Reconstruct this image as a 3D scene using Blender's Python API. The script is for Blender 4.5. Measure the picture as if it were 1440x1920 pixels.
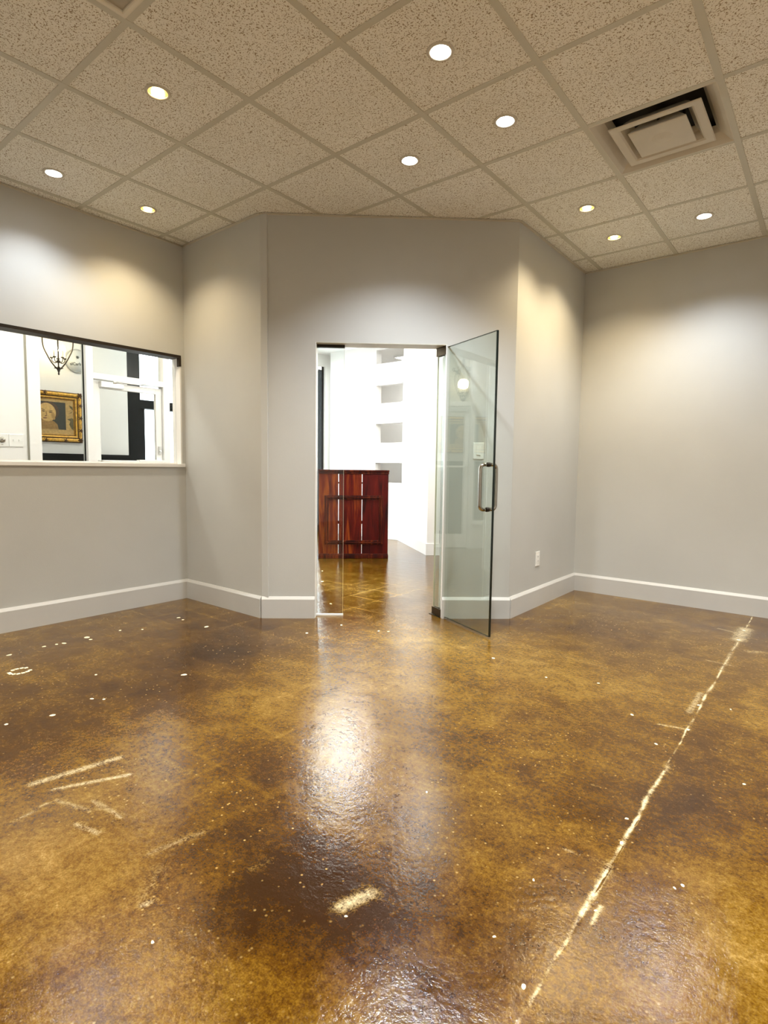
import bpy, bmesh, math, random
import numpy as np
from mathutils import Matrix, Vector

for o in list(bpy.data.objects):
    bpy.data.objects.remove(o)
S = bpy.context.scene
COL = S.collection
random.seed(7)
PI = math.pi

# ------------------------------------------------------------------ camera
EYE = 1.13                      # lens height above the floor
def make_camera():
    yaw, pitch, roll = 0.675737, -0.078594, 0.012394
    f = Vector((-math.sin(yaw)*math.cos(pitch), math.cos(yaw)*math.cos(pitch), math.sin(pitch)))
    r = Vector((math.cos(yaw), math.sin(yaw), 0)); u = r.cross(f)
    c, s = math.cos(roll), math.sin(roll)
    r2 = c*r + s*u; u2 = -s*r + c*u
    cam = bpy.data.cameras.new('camera'); o = bpy.data.objects.new('camera', cam); COL.objects.link(o)
    M = Matrix((( r2.x, u2.x, -f.x, 0), (r2.y, u2.y, -f.y, 0), (r2.z, u2.z, -f.z, EYE), (0, 0, 0, 1)))
    o.matrix_world = M
    cam.sensor_fit = 'VERTICAL'; cam.sensor_height = 36.0; cam.sensor_width = 27.0
    cam.lens = 1050.2/1920*36.0
    cam.clip_start = 0.02
    S.camera = o
make_camera()

# ------------------------------------------------------------------ world: white overcast daylight outside the shop front
W = bpy.data.worlds.new('overcast'); S.world = W; W.use_nodes = True
W.node_tree.nodes['Background'].inputs[0].default_value = (0.86, 0.95, 1.0, 1)
W.node_tree.nodes['Background'].inputs[1].default_value = 5.0

S.view_settings.view_transform = 'Standard'
S.view_settings.look = 'None'
S.view_settings.gamma = 1.0
S.view_settings.use_curve_mapping = False
S.view_settings.exposure = 0.6

DOWN_POWER = 66.0               # each ceiling downlight
TROFFER = 52.0                  # lit lobby fixtures (emission strength)

# ------------------------------------------------------------------ helpers
def N(nt, kind, **kw):
    n = nt.nodes.new(kind)
    for k, v in kw.items():
        if k.startswith('i_'):
            key = k[2:]
            n.inputs[int(key) if key.isdigit() else key.replace('_', ' ')].default_value = v
        else:
            setattr(n, k, v)
    return n

def new_mat(name):
    m = bpy.data.materials.new(name); m.use_nodes = True
    nt = m.node_tree
    return m, nt, nt.nodes['Principled BSDF'], nt.links.new

def ramp(nt, stops):
    r = nt.nodes.new('ShaderNodeValToRGB')
    e = r.color_ramp.elements
    while len(e) < len(stops):
        e.new(0.5)
    for k, (p, c) in enumerate(stops):
        e[k].position = p
        e[k].color = (c, c, c, 1) if isinstance(c, (int, float)) else (*c, 1)
    return r

def paint(name, col, rough=0.55, vary=0.05, scale=3.0, bump=0.08, bscale=220, spec=0.5, metal=0.0, coat=0.0):
    m, nt, p, L = new_mat(name)
    geo = N(nt, 'ShaderNodeNewGeometry')
    no = N(nt, 'ShaderNodeTexNoise', i_Scale=scale, i_Detail=4.0)
    L(geo.outputs['Position'], no.inputs['Vector'])
    a = tuple(c*(1-vary) for c in col); b = tuple(min(1, c*(1+vary)) for c in col)
    r = ramp(nt, [(0.3, a), (0.7, b)])
    L(no.outputs['Fac'], r.inputs['Fac']); L(r.outputs['Color'], p.inputs['Base Color'])
    if bump:
        n2 = N(nt, 'ShaderNodeTexNoise', i_Scale=bscale, i_Detail=2.0)
        L(geo.outputs['Position'], n2.inputs['Vector'])
        bp = N(nt, 'ShaderNodeBump', i_Strength=bump, i_Distance=0.004)
        L(n2.outputs['Fac'], bp.inputs['Height']); L(bp.outputs['Normal'], p.inputs['Normal'])
    p.inputs['Roughness'].default_value = rough
    p.inputs['Specular IOR Level'].default_value = spec
    p.inputs['Metallic'].default_value = metal
    p.inputs['Coat Weight'].default_value = coat
    return m

def glow(name, col, strength):
    m, nt, p, L = new_mat(name)
    p.inputs['Base Color'].default_value = (*col, 1)
    p.inputs['Emission Color'].default_value = (*col, 1)
    p.inputs['Emission Strength'].default_value = strength
    return m

def pane_mat(name, tint, f0):
    m, nt, p, L = new_mat(name)
    nt.nodes.remove(p)
    out = nt.nodes['Material Output']
    lw = N(nt, 'ShaderNodeLayerWeight', i_Blend=0.5)
    pw = N(nt, 'ShaderNodeMath', operation='POWER', i_1=5.0)
    L(lw.outputs['Facing'], pw.inputs[0])
    ma = N(nt, 'ShaderNodeMath', operation='MULTIPLY_ADD', i_1=1-f0, i_2=f0)
    L(pw.outputs[0], ma.inputs[0])
    tr = N(nt, 'ShaderNodeBsdfTransparent', i_Color=(*tint, 1))
    gl = N(nt, 'ShaderNodeBsdfGlossy', i_Roughness=0.0, i_Color=(1, 1, 1, 1))
    mx = N(nt, 'ShaderNodeMixShader')
    L(ma.outputs[0], mx.inputs[0]); L(tr.outputs[0], mx.inputs[1]); L(gl.outputs[0], mx.inputs[2])
    L(mx.outputs[0], out.inputs['Surface'])
    return m

def box(bm, x0, x1, y0, y1, z0, z1, mi=0, bev=0.0):
    v = [bm.verts.new((x, y, z)) for z in (z0, z1) for y in (y0, y1) for x in (x0, x1)]
    fs = []
    for q in ((0, 2, 3, 1), (4, 5, 7, 6), (0, 1, 5, 4), (2, 6, 7, 3), (0, 4, 6, 2), (1, 3, 7, 5)):
        f = bm.faces.new([v[k] for k in q]); f.material_index = mi; fs.append(f)
    if bev:
        ed = list({e for f in fs for e in f.edges})
        bmesh.ops.bevel(bm, geom=ed, offset=bev, segments=2, affect='EDGES', profile=0.5)
    return bm

def prism(bm, pts, z0, z1, mi=0):
    """vertical prism over a 2-D polygon (counter-clockwise)"""
    a = [bm.verts.new((x, y, z0)) for x, y in pts]; b = [bm.verts.new((x, y, z1)) for x, y in pts]
    n = len(pts)
    for f in [bm.faces.new(a[::-1]), bm.faces.new(b)] + [bm.faces.new((a[k], a[(k+1) % n], b[(k+1) % n], b[k])) for k in range(n)]:
        f.material_index = mi
    return bm

def tube(bm, pts, rad, seg=8, caps=True):
    pts = [Vector(p) for p in pts]; n = len(pts)
    rads = rad if isinstance(rad, (list, tuple)) else [rad]*n
    rings = []; up = None
    for k, p in enumerate(pts):
        t = (pts[min(k+1, n-1)] - pts[max(k-1, 0)]).normalized()
        if up is None:
            up = t.orthogonal().normalized()
        up = (up - t*up.dot(t)).normalized(); w = t.cross(up)
        rings.append([bm.verts.new(p + rads[k]*(math.cos(a)*up + math.sin(a)*w)) for a in [2*PI*i/seg for i in range(seg)]])
    for a, b in zip(rings, rings[1:]):
        for i in range(seg):
            f = bm.faces.new((a[i], a[(i+1) % seg], b[(i+1) % seg], b[i])); f.smooth = True
    if caps:
        bm.faces.new(rings[0][::-1]); bm.faces.new(rings[-1])
    return bm

def lathe(bm, prof, seg=24, cx=0, cy=0, smooth=True):
    """profile [(r,z)...] turned about the vertical"""
    rings = []
    for r, z in prof:
        if r < 1e-6:
            rings.append([bm.verts.new((cx, cy, z))])
        else:
            rings.append([bm.verts.new((cx + r*math.cos(2*PI*i/seg), cy + r*math.sin(2*PI*i/seg), z)) for i in range(seg)])
    for a, b in zip(rings, rings[1:]):
        for i in range(seg):
            j = (i+1) % seg
            q = [a[i % len(a)], a[j % len(a)], b[j % len(b)], b[i % len(b)]]
            u = []
            for x in q:
                if x not in u:
                    u.append(x)
            if len(u) >= 3:
                try:
                    f = bm.faces.new(u); f.smooth = smooth
                except ValueError:
                    pass
    return bm

def B():
    return bmesh.new()

def obj(name, bm, mats, parent=None, mw=None, fix=True):
    me = bpy.data.meshes.new(name)
    if fix:
        bmesh.ops.recalc_face_normals(bm, faces=bm.faces)
    bm.to_mesh(me); bm.free()
    for m in (mats if isinstance(mats, (list, tuple)) else [mats]):
        me.materials.append(m)
    o = bpy.data.objects.new(name, me); COL.objects.link(o)
    if mw is not None:
        o.matrix_world = mw
    if parent is not None:
        o.parent = parent
    return o

def empty(name, mw=None):
    o = bpy.data.objects.new(name, None); COL.objects.link(o)
    o.empty_display_size = 0.1
    if mw is not None:
        o.matrix_world = mw
    return o

def tag(o, label=None, cat=None, group=None, kind=None):
    if label: o['label'] = label
    if cat: o['category'] = cat
    if group: o['group'] = group
    if kind: o['kind'] = kind
    return o

def struct(name, bm, mats, label=None, mw=None):
    o = obj(name, bm, mats, mw=mw)
    return tag(o, label, kind='structure')

def at(x, y, z, a=0.0):
    return Matrix.Translation((x, y, z)) @ Matrix.Rotation(a, 4, 'Z')

# ------------------------------------------------------------------ plan of the place (metres, camera above the origin)
XL, YL = -4.277, 2.6516          # left wall plane, left return plane
X2, YR = -1.8774, 5.2292         # right return plane, far right wall plane
C1 = Vector((-3.285, YL)); C2 = Vector((X2, 3.868))
WD = (C2-C1).normalized(); WN = Vector((-WD.y, WD.x)); WA = math.atan2(WD.y, WD.x); WLEN = (C2-C1).length
HC = 2.919                       # suspended ceiling
HL = 3.06                        # lobby ceiling
XE, YB = 2.75, -2.9              # room limits behind the camera
T = 0.6096; GX, GY = -2.3444, 1.2190   # ceiling grid module and one node
XP = -5.98                       # lobby partition plane
XS = -7.0                        # shop front plane
DW = at(C1.x, C1.y, 0, WA)       # local frame of the door wall: x along, y into the lobby

# ------------------------------------------------------------------ materials
def wall_paint():
    m, nt, p, L = new_mat('grey_wall_paint')
    geo = N(nt, 'ShaderNodeNewGeometry')
    n1 = N(nt, 'ShaderNodeTexNoise', i_Scale=1.3, i_Detail=5.0); L(geo.outputs['Position'], n1.inputs['Vector'])
    r = ramp(nt, [(0.3, (0.497, 0.500, 0.478)), (0.7, (0.542, 0.545, 0.522))])
    L(n1.outputs['Fac'], r.inputs['Fac']); L(r.outputs['Color'], p.inputs['Base Color'])
    n2 = N(nt, 'ShaderNodeTexNoise', i_Scale=160.0, i_Detail=3.0); L(geo.outputs['Position'], n2.inputs['Vector'])
    bp = N(nt, 'ShaderNodeBump', i_Strength=0.10, i_Distance=0.004)
    L(n2.outputs['Fac'], bp.inputs['Height']); L(bp.outputs['Normal'], p.inputs['Normal'])
    p.inputs['Roughness'].default_value = 0.62
    return m
M = {}
M['wall'] = wall_paint()
M['base'] = paint('grey_semi_gloss_paint', (0.555, 0.55, 0.53), rough=0.38, vary=0.03, bump=0.03)
M['white'] = paint('white_wall_paint', (0.83, 0.825, 0.80), rough=0.5, vary=0.02, bump=0.04)
M['white_trim'] = paint('white_gloss_paint', (0.84, 0.835, 0.81), rough=0.3, vary=0.02, bump=0.0)
M['plastic'] = paint('white_plastic', (0.85, 0.85, 0.82), rough=0.28, vary=0.01, bump=0.0)
M['black_wall'] = paint('black_painted_panel', (0.006, 0.006, 0.006), rough=0.5, vary=0.2, bump=0.03, spec=0.15)
M['black_metal'] = paint('black_anodised_frame', (0.005, 0.006, 0.006), rough=0.5, vary=0.1, bump=0.0, spec=0.15)
M['bronze_shade'] = paint('dark_bronze_and_shade', (0.022, 0.015, 0.009), rough=0.5, vary=0.2, bump=0.0, spec=0.25)  # bronze fittings, and the shade colour under the left window head
M['patch'] = paint('dark_brass_fitting', (0.10, 0.075, 0.045), rough=0.28, vary=0.1, bump=0.0, metal=0.9)
M['steel'] = paint('brushed_steel', (0.42, 0.40, 0.36), rough=0.16, vary=0.05, bump=0.0, metal=1.0)
M['alum'] = paint('satin_aluminium', (0.7, 0.7, 0.68), rough=0.3, vary=0.03, bump=0.0, metal=1.0)
M['grid'] = paint('ceiling_grid_enamel', (0.56, 0.55, 0.47), rough=0.45, vary=0.03, bump=0.0)
M['diff'] = paint('diffuser_enamel', (0.60, 0.57, 0.49), rough=0.45, vary=0.05, scale=8, bump=0.0)
M['dark'] = paint('duct_black', (0.02, 0.018, 0.014), rough=0.9, vary=0.1, bump=0.0)
M['edge'] = paint('polished_glass_edge', (0.006, 0.012, 0.010), rough=0.12, vary=0.1, bump=0.0)
M['edge_pale'] = paint('pale_glass_edge', (0.62, 0.60, 0.45), rough=0.2, vary=0.05, bump=0.0)
M['door_glass'] = pane_mat('door_glass', (0.89, 0.935, 0.915), 0.075)
M['glass'] = pane_mat('clear_glass', (0.985, 0.992, 0.99), 0.002)
M['side_glass'] = pane_mat('side_glass', (0.965, 0.985, 0.975), 0.02)
M['transom_glass'] = pane_mat('transom_glass', (0.97, 0.985, 0.98), 0.03)
M['lens'] = paint('prismatic_lens_grey', (0.40, 0.37, 0.30), rough=0.3, vary=0.1, scale=30, bump=0.2, bscale=300)
M['iron'] = paint('dark_wrought_iron', (0.035, 0.026, 0.020), rough=0.5, vary=0.2, bump=0.1)
M['ground'] = paint('pale_pavement', (0.6, 0.6, 0.6), rough=0.8)
M['gold'] = paint('antique_gold_leaf', (0.72, 0.42, 0.07), rough=0.38, vary=0.35, scale=40, bump=0.35, bscale=90, metal=0.35)
M['gold_dark'] = paint('worn_gold_brown', (0.09, 0.038, 0.008), rough=0.45, vary=0.4, scale=60, bump=0.4, bscale=90, metal=0.3)

def tile_mat():
    m, nt, p, L = new_mat('mineral_fibre_tile')
    geo = N(nt, 'ShaderNodeNewGeometry')
    # warped so the worm-holes run in short random dashes
    w = N(nt, 'ShaderNodeTexNoise', i_Scale=6.0, i_Detail=1.0); L(geo.outputs['Position'], w.inputs['Vector'])
    mx = N(nt, 'ShaderNodeVectorMath', operation='MULTIPLY_ADD', i_1=(0.05, 0.05, 0.05)); L(w.outputs['Color'], mx.inputs[0]); L(geo.outputs['Position'], mx.inputs[2])
    mp = N(nt, 'ShaderNodeMapping', i_Scale=(1.0, 0.62, 1.0), i_Rotation=(0, 0, 0.5)); L(mx.outputs[0], mp.inputs['Vector'])
    a = N(nt, 'ShaderNodeTexNoise', i_Scale=190.0, i_Detail=1.5, i_Roughness=0.5); L(mp.outputs[0], a.inputs['Vector'])
    mp2 = N(nt, 'ShaderNodeMapping', i_Scale=(0.6, 1.0, 1.0), i_Rotation=(0, 0, 0.2), i_Location=(3, 5, 0)); L(mx.outputs[0], mp2.inputs['Vector'])
    b = N(nt, 'ShaderNodeTexNoise', i_Scale=170.0, i_Detail=1.5); L(mp2.outputs[0], b.inputs['Vector'])
    mn = N(nt, 'ShaderNodeMath', operation='MINIMUM'); L(a.outputs['Fac'], mn.inputs[0]); L(b.outputs['Fac'], mn.inputs[1])
    pit = ramp(nt, [(0.335, 0.0), (0.395, 1.0)]); L(mn.outputs[0], pit.inputs['Fac'])
    fine = N(nt, 'ShaderNodeTexNoise', i_Scale=420.0, i_Detail=2.0); L(geo.outputs['Position'], fine.inputs['Vector'])
    big = N(nt, 'ShaderNodeTexNoise', i_Scale=2.0, i_Detail=3.0); L(geo.outputs['Position'], big.inputs['Vector'])
    cr = ramp(nt, [(0.3, (0.86, 0.86, 0.80)), (0.7, (0.91, 0.91, 0.86))]); L(big.outputs['Fac'], cr.inputs['Fac'])
    mc = N(nt, 'ShaderNodeMix', data_type='RGBA'); mc.inputs[6].default_value = (0.36, 0.29, 0.19, 1)
    L(pit.outputs['Color'], mc.inputs[0]); L(cr.outputs['Color'], mc.inputs[7])
    L(mc.outputs[2], p.inputs['Base Color'])
    ad = N(nt, 'ShaderNodeMath', operation='MULTIPLY_ADD', i_1=0.25); L(fine.outputs['Fac'], ad.inputs[0]); L(pit.outputs['Color'], ad.inputs[2])
    bp = N(nt, 'ShaderNodeBump', i_Strength=0.55, i_Distance=0.003); L(ad.outputs[0], bp.inputs['Height']); L(bp.outputs['Normal'], p.inputs['Normal'])
    p.inputs['Roughness'].default_value = 0.9
    p.inputs['Specular IOR Level'].default_value = 0.15
    return m
M['tile'] = tile_mat()

def floor_mat():
    m, nt, p, L = new_mat('stained_sealed_concrete')
    geo = N(nt, 'ShaderNodeNewGeometry'); P = geo.outputs['Position']
    at_s = N(nt, 'ShaderNodeAttribute', attribute_name='stain')
    at_w = N(nt, 'ShaderNodeAttribute', attribute_name='scuff')
    def noise(sc, det=4.0, ro=0.6, stretch=None, rot=0.0):
        n = N(nt, 'ShaderNodeTexNoise', i_Scale=sc, i_Detail=det, i_Roughness=ro)
        if stretch:
            mp = N(nt, 'ShaderNodeMapping', i_Scale=stretch, i_Rotation=(0, 0, rot)); L(P, mp.inputs['Vector']); L(mp.outputs[0], n.inputs['Vector'])
        else:
            L(P, n.inputs['Vector'])
        return n.outputs['Fac']
    def mad(a, k, b):
        n = N(nt, 'ShaderNodeMath', operation='MULTIPLY_ADD', i_1=k); L(a, n.inputs[0])
        if isinstance(b, (int, float)):
            n.inputs[2].default_value = b
        else:
            L(b, n.inputs[2])
        return n.outputs[0]
    n_mid = noise(9, 6, 0.68); n_fine = noise(55, 5, 0.7); n_grit = noise(190, 3, 0.6)
    v = mad(n_mid, 0.80, at_s.outputs['Fac']); v = mad(n_fine, 0.95, v); v = mad(n_grit, 0.65, v)
    v = mad(v, 1.0, -1.255)                # centre the sum of the noises
    cr = ramp(nt, [(0.0, (0.026, 0.0085, 0.0004)), (0.26, (0.072, 0.029, 0.0010)), (0.47, (0.130, 0.064, 0.0036)), (0.66, (0.192, 0.107, 0.0140)), (0.84, (0.290, 0.180, 0.042)), (1.0, (0.41, 0.29, 0.095))])
    L(v, cr.inputs['Fac'])
    # pale aggregate flecks
    vo = N(nt, 'ShaderNodeTexVoronoi', i_Scale=58.0, i_Randomness=1.0); L(P, vo.inputs['Vector'])
    sel = N(nt, 'ShaderNodeSeparateColor'); L(vo.outputs['Color'], sel.inputs[0])
    s1 = N(nt, 'ShaderNodeMath', operation='GREATER_THAN', i_1=0.80); L(sel.outputs[0], s1.inputs[0])
    d1 = ramp(nt, [(0.10, 1.0), (0.26, 0.0)]); L(vo.outputs['Distance'], d1.inputs['Fac'])
    fl = N(nt, 'ShaderNodeMath', operation='MULTIPLY'); L(s1.outputs[0], fl.inputs[0]); L(d1.outputs['Color'], fl.inputs[1])
    fl2 = N(nt, 'ShaderNodeMath', operation='MULTIPLY'); L(fl.outputs[0], fl2.inputs[0])
    pr = ramp(nt, [(0.42, 0.0), (0.62, 0.75)]); L(noise(1.6, 3), pr.inputs['Fac']); L(pr.outputs['Color'], fl2.inputs[1])
    mc = N(nt, 'ShaderNodeMix', data_type='RGBA'); mc.inputs[7].default_value = (0.52, 0.36, 0.12, 1)
    L(fl2.outputs[0], mc.inputs[0]); L(cr.outputs['Color'], mc.inputs[6])
    # worn pale scuffs, broken up by noise
    sv = mad(n_fine, 2.2, -1.25); sv = mad(n_grit, 1.6, sv); sv = mad(n_mid, 0.9, sv); sv = mad(sv, 1.0, -1.1); sv2 = N(nt, 'ShaderNodeMath', operation='ADD'); L(sv, sv2.inputs[0]); L(at_w.outputs['Fac'], sv2.inputs[1])
    sr = ramp(nt, [(0.15, 0.0), (0.95, 1.0)]); L(sv2.outputs[0], sr.inputs['Fac'])
    gate = N(nt, 'ShaderNodeMath', operation='MULTIPLY', use_clamp=True, i_1=2.2); L(at_w.outputs['Fac'], gate.inputs[0])
    sg = N(nt, 'ShaderNodeMath', operation='MULTIPLY'); L(sr.outputs['Color'], sg.inputs[0]); L(gate.outputs[0], sg.inputs[1])
    mc2 = N(nt, 'ShaderNodeMix', data_type='RGBA'); wr = ramp(nt, [(0.35, (0.24, 0.155, 0.042)), (0.85, (0.66, 0.57, 0.36))]); L(at_w.outputs['Fac'], wr.inputs['Fac']); L(wr.outputs['Color'], mc2.inputs[7])
    L(sg.outputs[0], mc2.inputs[0]); L(mc.outputs[2], mc2.inputs[6])
    L(mc2.outputs[2], p.inputs['Base Color'])
    rr = N(nt, 'ShaderNodeMapRange', i_1=0.3, i_2=0.75, i_3=0.085, i_4=0.17); L(n_mid, rr.inputs[0]); L(rr.outputs[0], p.inputs['Roughness'])
    p.inputs['Specular IOR Level'].default_value = 0.44
    h = mad(noise(14, 3), 1.0, 0.0); h = mad(n_fine, 0.40, h); h = mad(noise(120, 2), 0.30, h)
    bp = N(nt, 'ShaderNodeBump', i_Strength=0.27, i_Distance=0.006); L(h, bp.inputs['Height']); L(bp.outputs['Normal'], p.inputs['Normal'])
    return m
M['floor'] = floor_mat()

def wood_mat(name, seed, dark, mid, lite):
    m, nt, p, L = new_mat(name)
    tc = N(nt, 'ShaderNodeTexCoord')
    mp = N(nt, 'ShaderNodeMapping', i_Scale=(9.0, 9.0, 1.1), i_Location=(seed, seed*2.3, seed*0.7)); L(tc.outputs['Object'], mp.inputs['Vector'])
    a = N(nt, 'ShaderNodeTexNoise', i_Scale=1.2, i_Detail=6.0, i_Roughness=0.55, i_Distortion=1.2); L(mp.outputs[0], a.inputs['Vector'])
    mp2 = N(nt, 'ShaderNodeMapping', i_Scale=(60.0, 60.0, 2.0)); L(tc.outputs['Object'], mp2.inputs['Vector'])
    g = N(nt, 'ShaderNodeTexNoise', i_Scale=1.5, i_Detail=3.0); L(mp2.outputs[0], g.inputs['Vector'])
    s = N(nt, 'ShaderNodeMath', operation='MULTIPLY_ADD', i_1=0.22); L(g.outputs['Fac'], s.inputs[0]); L(a.outputs['Fac'], s.inputs[2])
    r = ramp(nt, [(0.44, dark), (0.60, mid), (0.82, lite)]); L(s.outputs[0], r.inputs['Fac'])
    L(r.outputs['Color'], p.inputs['Base Color'])
    p.inputs['Roughness'].default_value = 0.42
    p.inputs['Specular IOR Level'].default_value = 0.2
    p.inputs['Coat Weight'].default_value = 0.03
    p.inputs['Coat Roughness'].default_value = 0.2
    bp = N(nt, 'ShaderNodeBump', i_Strength=0.12, i_Distance=0.003); L(g.outputs['Fac'], bp.inputs['Height']); L(bp.outputs['Normal'], p.inputs['Normal'])
    return m
M['wood_a'] = wood_mat('cherry_board_amber', 1.0, (0.060, 0.004, 0.001), (0.14, 0.014, 0.002), (0.36, 0.095, 0.008))
M['wood_b'] = wood_mat('cherry_board_red', 4.2, (0.035, 0.002, 0.001), (0.10, 0.004, 0.0015), (0.28, 0.055, 0.005))
M['wood_c'] = wood_mat('cherry_board_dark', 9.1, (0.018, 0.001, 0.001), (0.070, 0.002, 0.0012), (0.12, 0.006, 0.002))
M['wood_m'] = wood_mat('cherry_moulding', 6.6, (0.020, 0.0015, 0.001), (0.055, 0.004, 0.0015), (0.20, 0.035, 0.005))

# ------------------------------------------------------------------ floor
def vnoise(X, Y, sc, seed):
    rng = np.random.RandomState(seed)
    g = rng.rand(256, 256)
    x = X*sc + 50.3; y = Y*sc + 50.7
    xi = np.floor(x).astype(int); yi = np.floor(y).astype(int); fx = x-xi; fy = y-yi
    fx = fx*fx*(3-2*fx); fy = fy*fy*(3-2*fy)
    a = g[yi % 256, xi % 256]; b = g[yi % 256, (xi+1) % 256]; c = g[(yi+1) % 256, xi % 256]; d = g[(yi+1) % 256, (xi+1) % 256]
    return (a*(1-fx)+b*fx)*(1-fy) + (c*(1-fx)+d*fx)*fy
def fbm(X, Y, sc, seed, octs=4, gain=0.55):
    t = 0; amp = 1; tot = 0
    for k in range(octs):
        t = t + amp*vnoise(X, Y, sc*2**k, seed+k); tot += amp; amp *= gain
    return t/tot
def seg_dist(X, Y, a, b):
    ax, ay = a; bx, by = b; dx, dy = bx-ax, by-ay
    t = np.clip(((X-ax)*dx+(Y-ay)*dy)/(dx*dx+dy*dy+1e-9), 0, 1)
    return np.hypot(X-ax-t*dx, Y-ay-t*dy)

def build_floor():
    x0, x1, y0, y1, st = -7.1, 2.85, -3.0, 8.75, 0.0175
    nx = int((x1-x0)/st)+1; ny = int((y1-y0)/st)+1
    xs = np.linspace(x0, x1, nx); xs = np.unique(np.concatenate([xs[np.abs(xs+0.44) > 0.031], -0.44+np.arange(-12, 13)*0.0025])); nx = len(xs); ys = np.linspace(y0, y1, ny)
    X, Y = np.meshgrid(xs, ys)
    wx = X + 0.25*(fbm(X, Y, 1.7, 11)-0.5); wy = Y + 0.25*(fbm(X, Y, 1.7, 21)-0.5)
    # broad trowel sweeps and blotches of the acid stain
    s = 0.465 + 0.58*(fbm(wx, wy, 1.1, 3, 4)-0.5) + 0.34*(fbm(wx*0.75+wy*0.35, wy*1.5-wx*0.5, 3.1, 5, 4)-0.5)
    dark = [(-1.149, 0.939, 0.30, .20), (-1.03, 1.076, 0.28, .20), (-1.693, 1.333, 0.24, .14), (-2.06, 1.447, 0.22, .10), (-2.549, 1.419, 0.30, .10), (-2.782, 1.711, 0.32, .12),
            (-2.656, 1.085, 0.28, .12), (-2.441, 0.811, 0.22, .08), (-0.85, 0.937, 0.22, .12), (-1.051, 0.732, 0.16, .10), (-0.534, 1.475, 0.22, .10), (-0.62, 2.0, 0.30, .08),
            (-1.396, 0.902, 0.15, .10), (-3.6, 1.5, 0.45, .10), (-2.869, 2.14, 0.35, .12), (-0.56, 1.129, 0.14, .12), (-0.757, 1.141, 0.25, .08), (-3.3, 2.3, 0.4, .08)]
    lite = [(-1.405, 0.497, 0.25, .06), (-1.426, 0.634, 0.20, .05), (-1.638, 0.585, 0.25, .06), (-1.623, 0.807, 0.2, .05), (-0.118, 1.718, 0.30, .10), (-0.2, 1.5, 0.25, .06), (-0.261, 1.9, 0.3, .06),
            (-1.743, 2.107, 0.45, .10), (-1.365, 3.173, 0.5, .12), (-0.875, 4.351, 0.4, .08), (-0.449, 1.105, 0.12, .10), (-1.889, 1.737, 0.3, .06), (-4.55, 4.3, 0.9, .16), (-3.3, 3.9, 0.6, .10), (-1.051, 0.609, 0.14, .12), (-0.767, 0.765, 0.14, .12), (-1.0, 2.6, 0.5, .06)]
    for cx, cy, r, k in dark:
        s -= 1.3*k*np.exp(-((wx-cx)**2+(wy-cy)**2)/(2*(r*0.6)**2))
    for cx, cy, r, k in lite:
        s += k*np.exp(-((wx-cx)**2+(wy-cy)**2)/(2*(r*0.6)**2))
    # ghosts of the old tile joints, both ways, in patches
    patch = np.clip((fbm(X, Y, 0.9, 61)-0.47)*5, 0, 1)
    near_lobby = np.clip(1.2-np.hypot(X+3.3, Y-3.9)/2.2, 0, 1)
    for A, Bc, sd in ((X, Y, 0.08), (Y, X, 0.17)):
        d = np.abs(((A+0.02*(fbm(X, Y, 2.0, 71)-0.5)+sd) % 0.3048)-0.1524)
        line = np.exp(-(d/0.012)**2)
        s += line*(0.15*patch + 0.24*near_lobby)*np.clip((fbm(X, Y, 3.0, 81)-0.35)*3, 0, 1)
    # scuffs
    w = np.zeros_like(X)
    segs = [((-2.149, .71), (-2.093, .996), .020, .75), ((-2.057, .744), (-1.945, .963), .013, .75), ((-1.954, .582), (-1.987, .701), .012, .6), ((-1.801, .709), (-1.699, .737), .016, .6),
            ((-1.982, .724), (-1.833, .772), .016, .55), ((-1.887, .804), (-1.727, .817), .014, .6), ((-2.047, .984), (-1.956, 1.221), .014, .35), ((-1.93, .975), (-1.789, 1.127), .012, .35),
            ((-1.942, 1.097), (-1.727, 1.108), .012, .4), ((-1.495, .789), (-1.46, .944), .018, .5), ((-1.339, .683), (-1.41, .775), .022, .45), ((-.927, 1.001), (-.898, 1.084), .022, .75),
            ((-1.317, .678), (-1.312, .705), .010, .7), ((-1.215, .936), (-1.199, 1.0), .010, .4), ((-.564, 1.593), (-.445, 1.599), .006, 1.0), ((-.549, 2.672), (-.433, 2.703), .010, .7),
            ((-.535, 3.789), (-.405, 3.781), .014, .6), ((-.599, 4.629), (-.429, 4.57), .02, .6), ((-.628, 1.994), (-.578, 1.983), .006, .5), ((-.408, 1.363), (-.41, 1.429), .006, .8),
            ((-.44, 4.40), (-.44, 4.75), .055, .75), ((-.47, 2.9), (-.47, 3.2), .02, .6), ((-.36, 4.15), (-.30, 4.2), .04, .5), ((-1.365, 3.2), (-1.2, 3.0), .02, .3), ((-1.5, 3.35), (-0.95, 3.25), .012, .45)]
    for a, b, r, k in segs:
        w = np.maximum(w, 0.92*k*np.exp(-(seg_dist(X, Y, a, b)/(1.3*r))**2))
    # chalky edge of the saw-cut joint
    jx = -0.44 + 0.016*(fbm(X*0, Y, 6.0, 91)-0.5)
    k = 0.55 + 0.9*(fbm(X*0, Y, 5.0, 95, 3)-0.5)
    wid = 0.0052 + 0.010*np.clip(fbm(X*0, Y, 2.5, 97)-0.45, 0, 1)*3
    ok = (Y < YR)
    w = np.maximum(w, ok*np.clip(k+0.30, 0.35, 1.0)*np.clip(0.55+1.6*(vnoise(X, Y, 38.0, 105)-0.35), 0.55, 1.0)*np.exp(-((X-jx)/wid)**2)); side = ok*np.clip((fbm(X, Y, 4.0, 99, 3)-0.5)*4, 0, 0.55)*np.exp(-((X-jx)/0.022)**2); w = np.maximum(w, side)
    zz = -0.004*np.exp(-((X-jx-0.004)/0.0028)**2)*ok*(Y < 2.2)*np.clip(4*(fbm(X*0, Y, 3.0, 101)-0.4), 0, 1)
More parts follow.
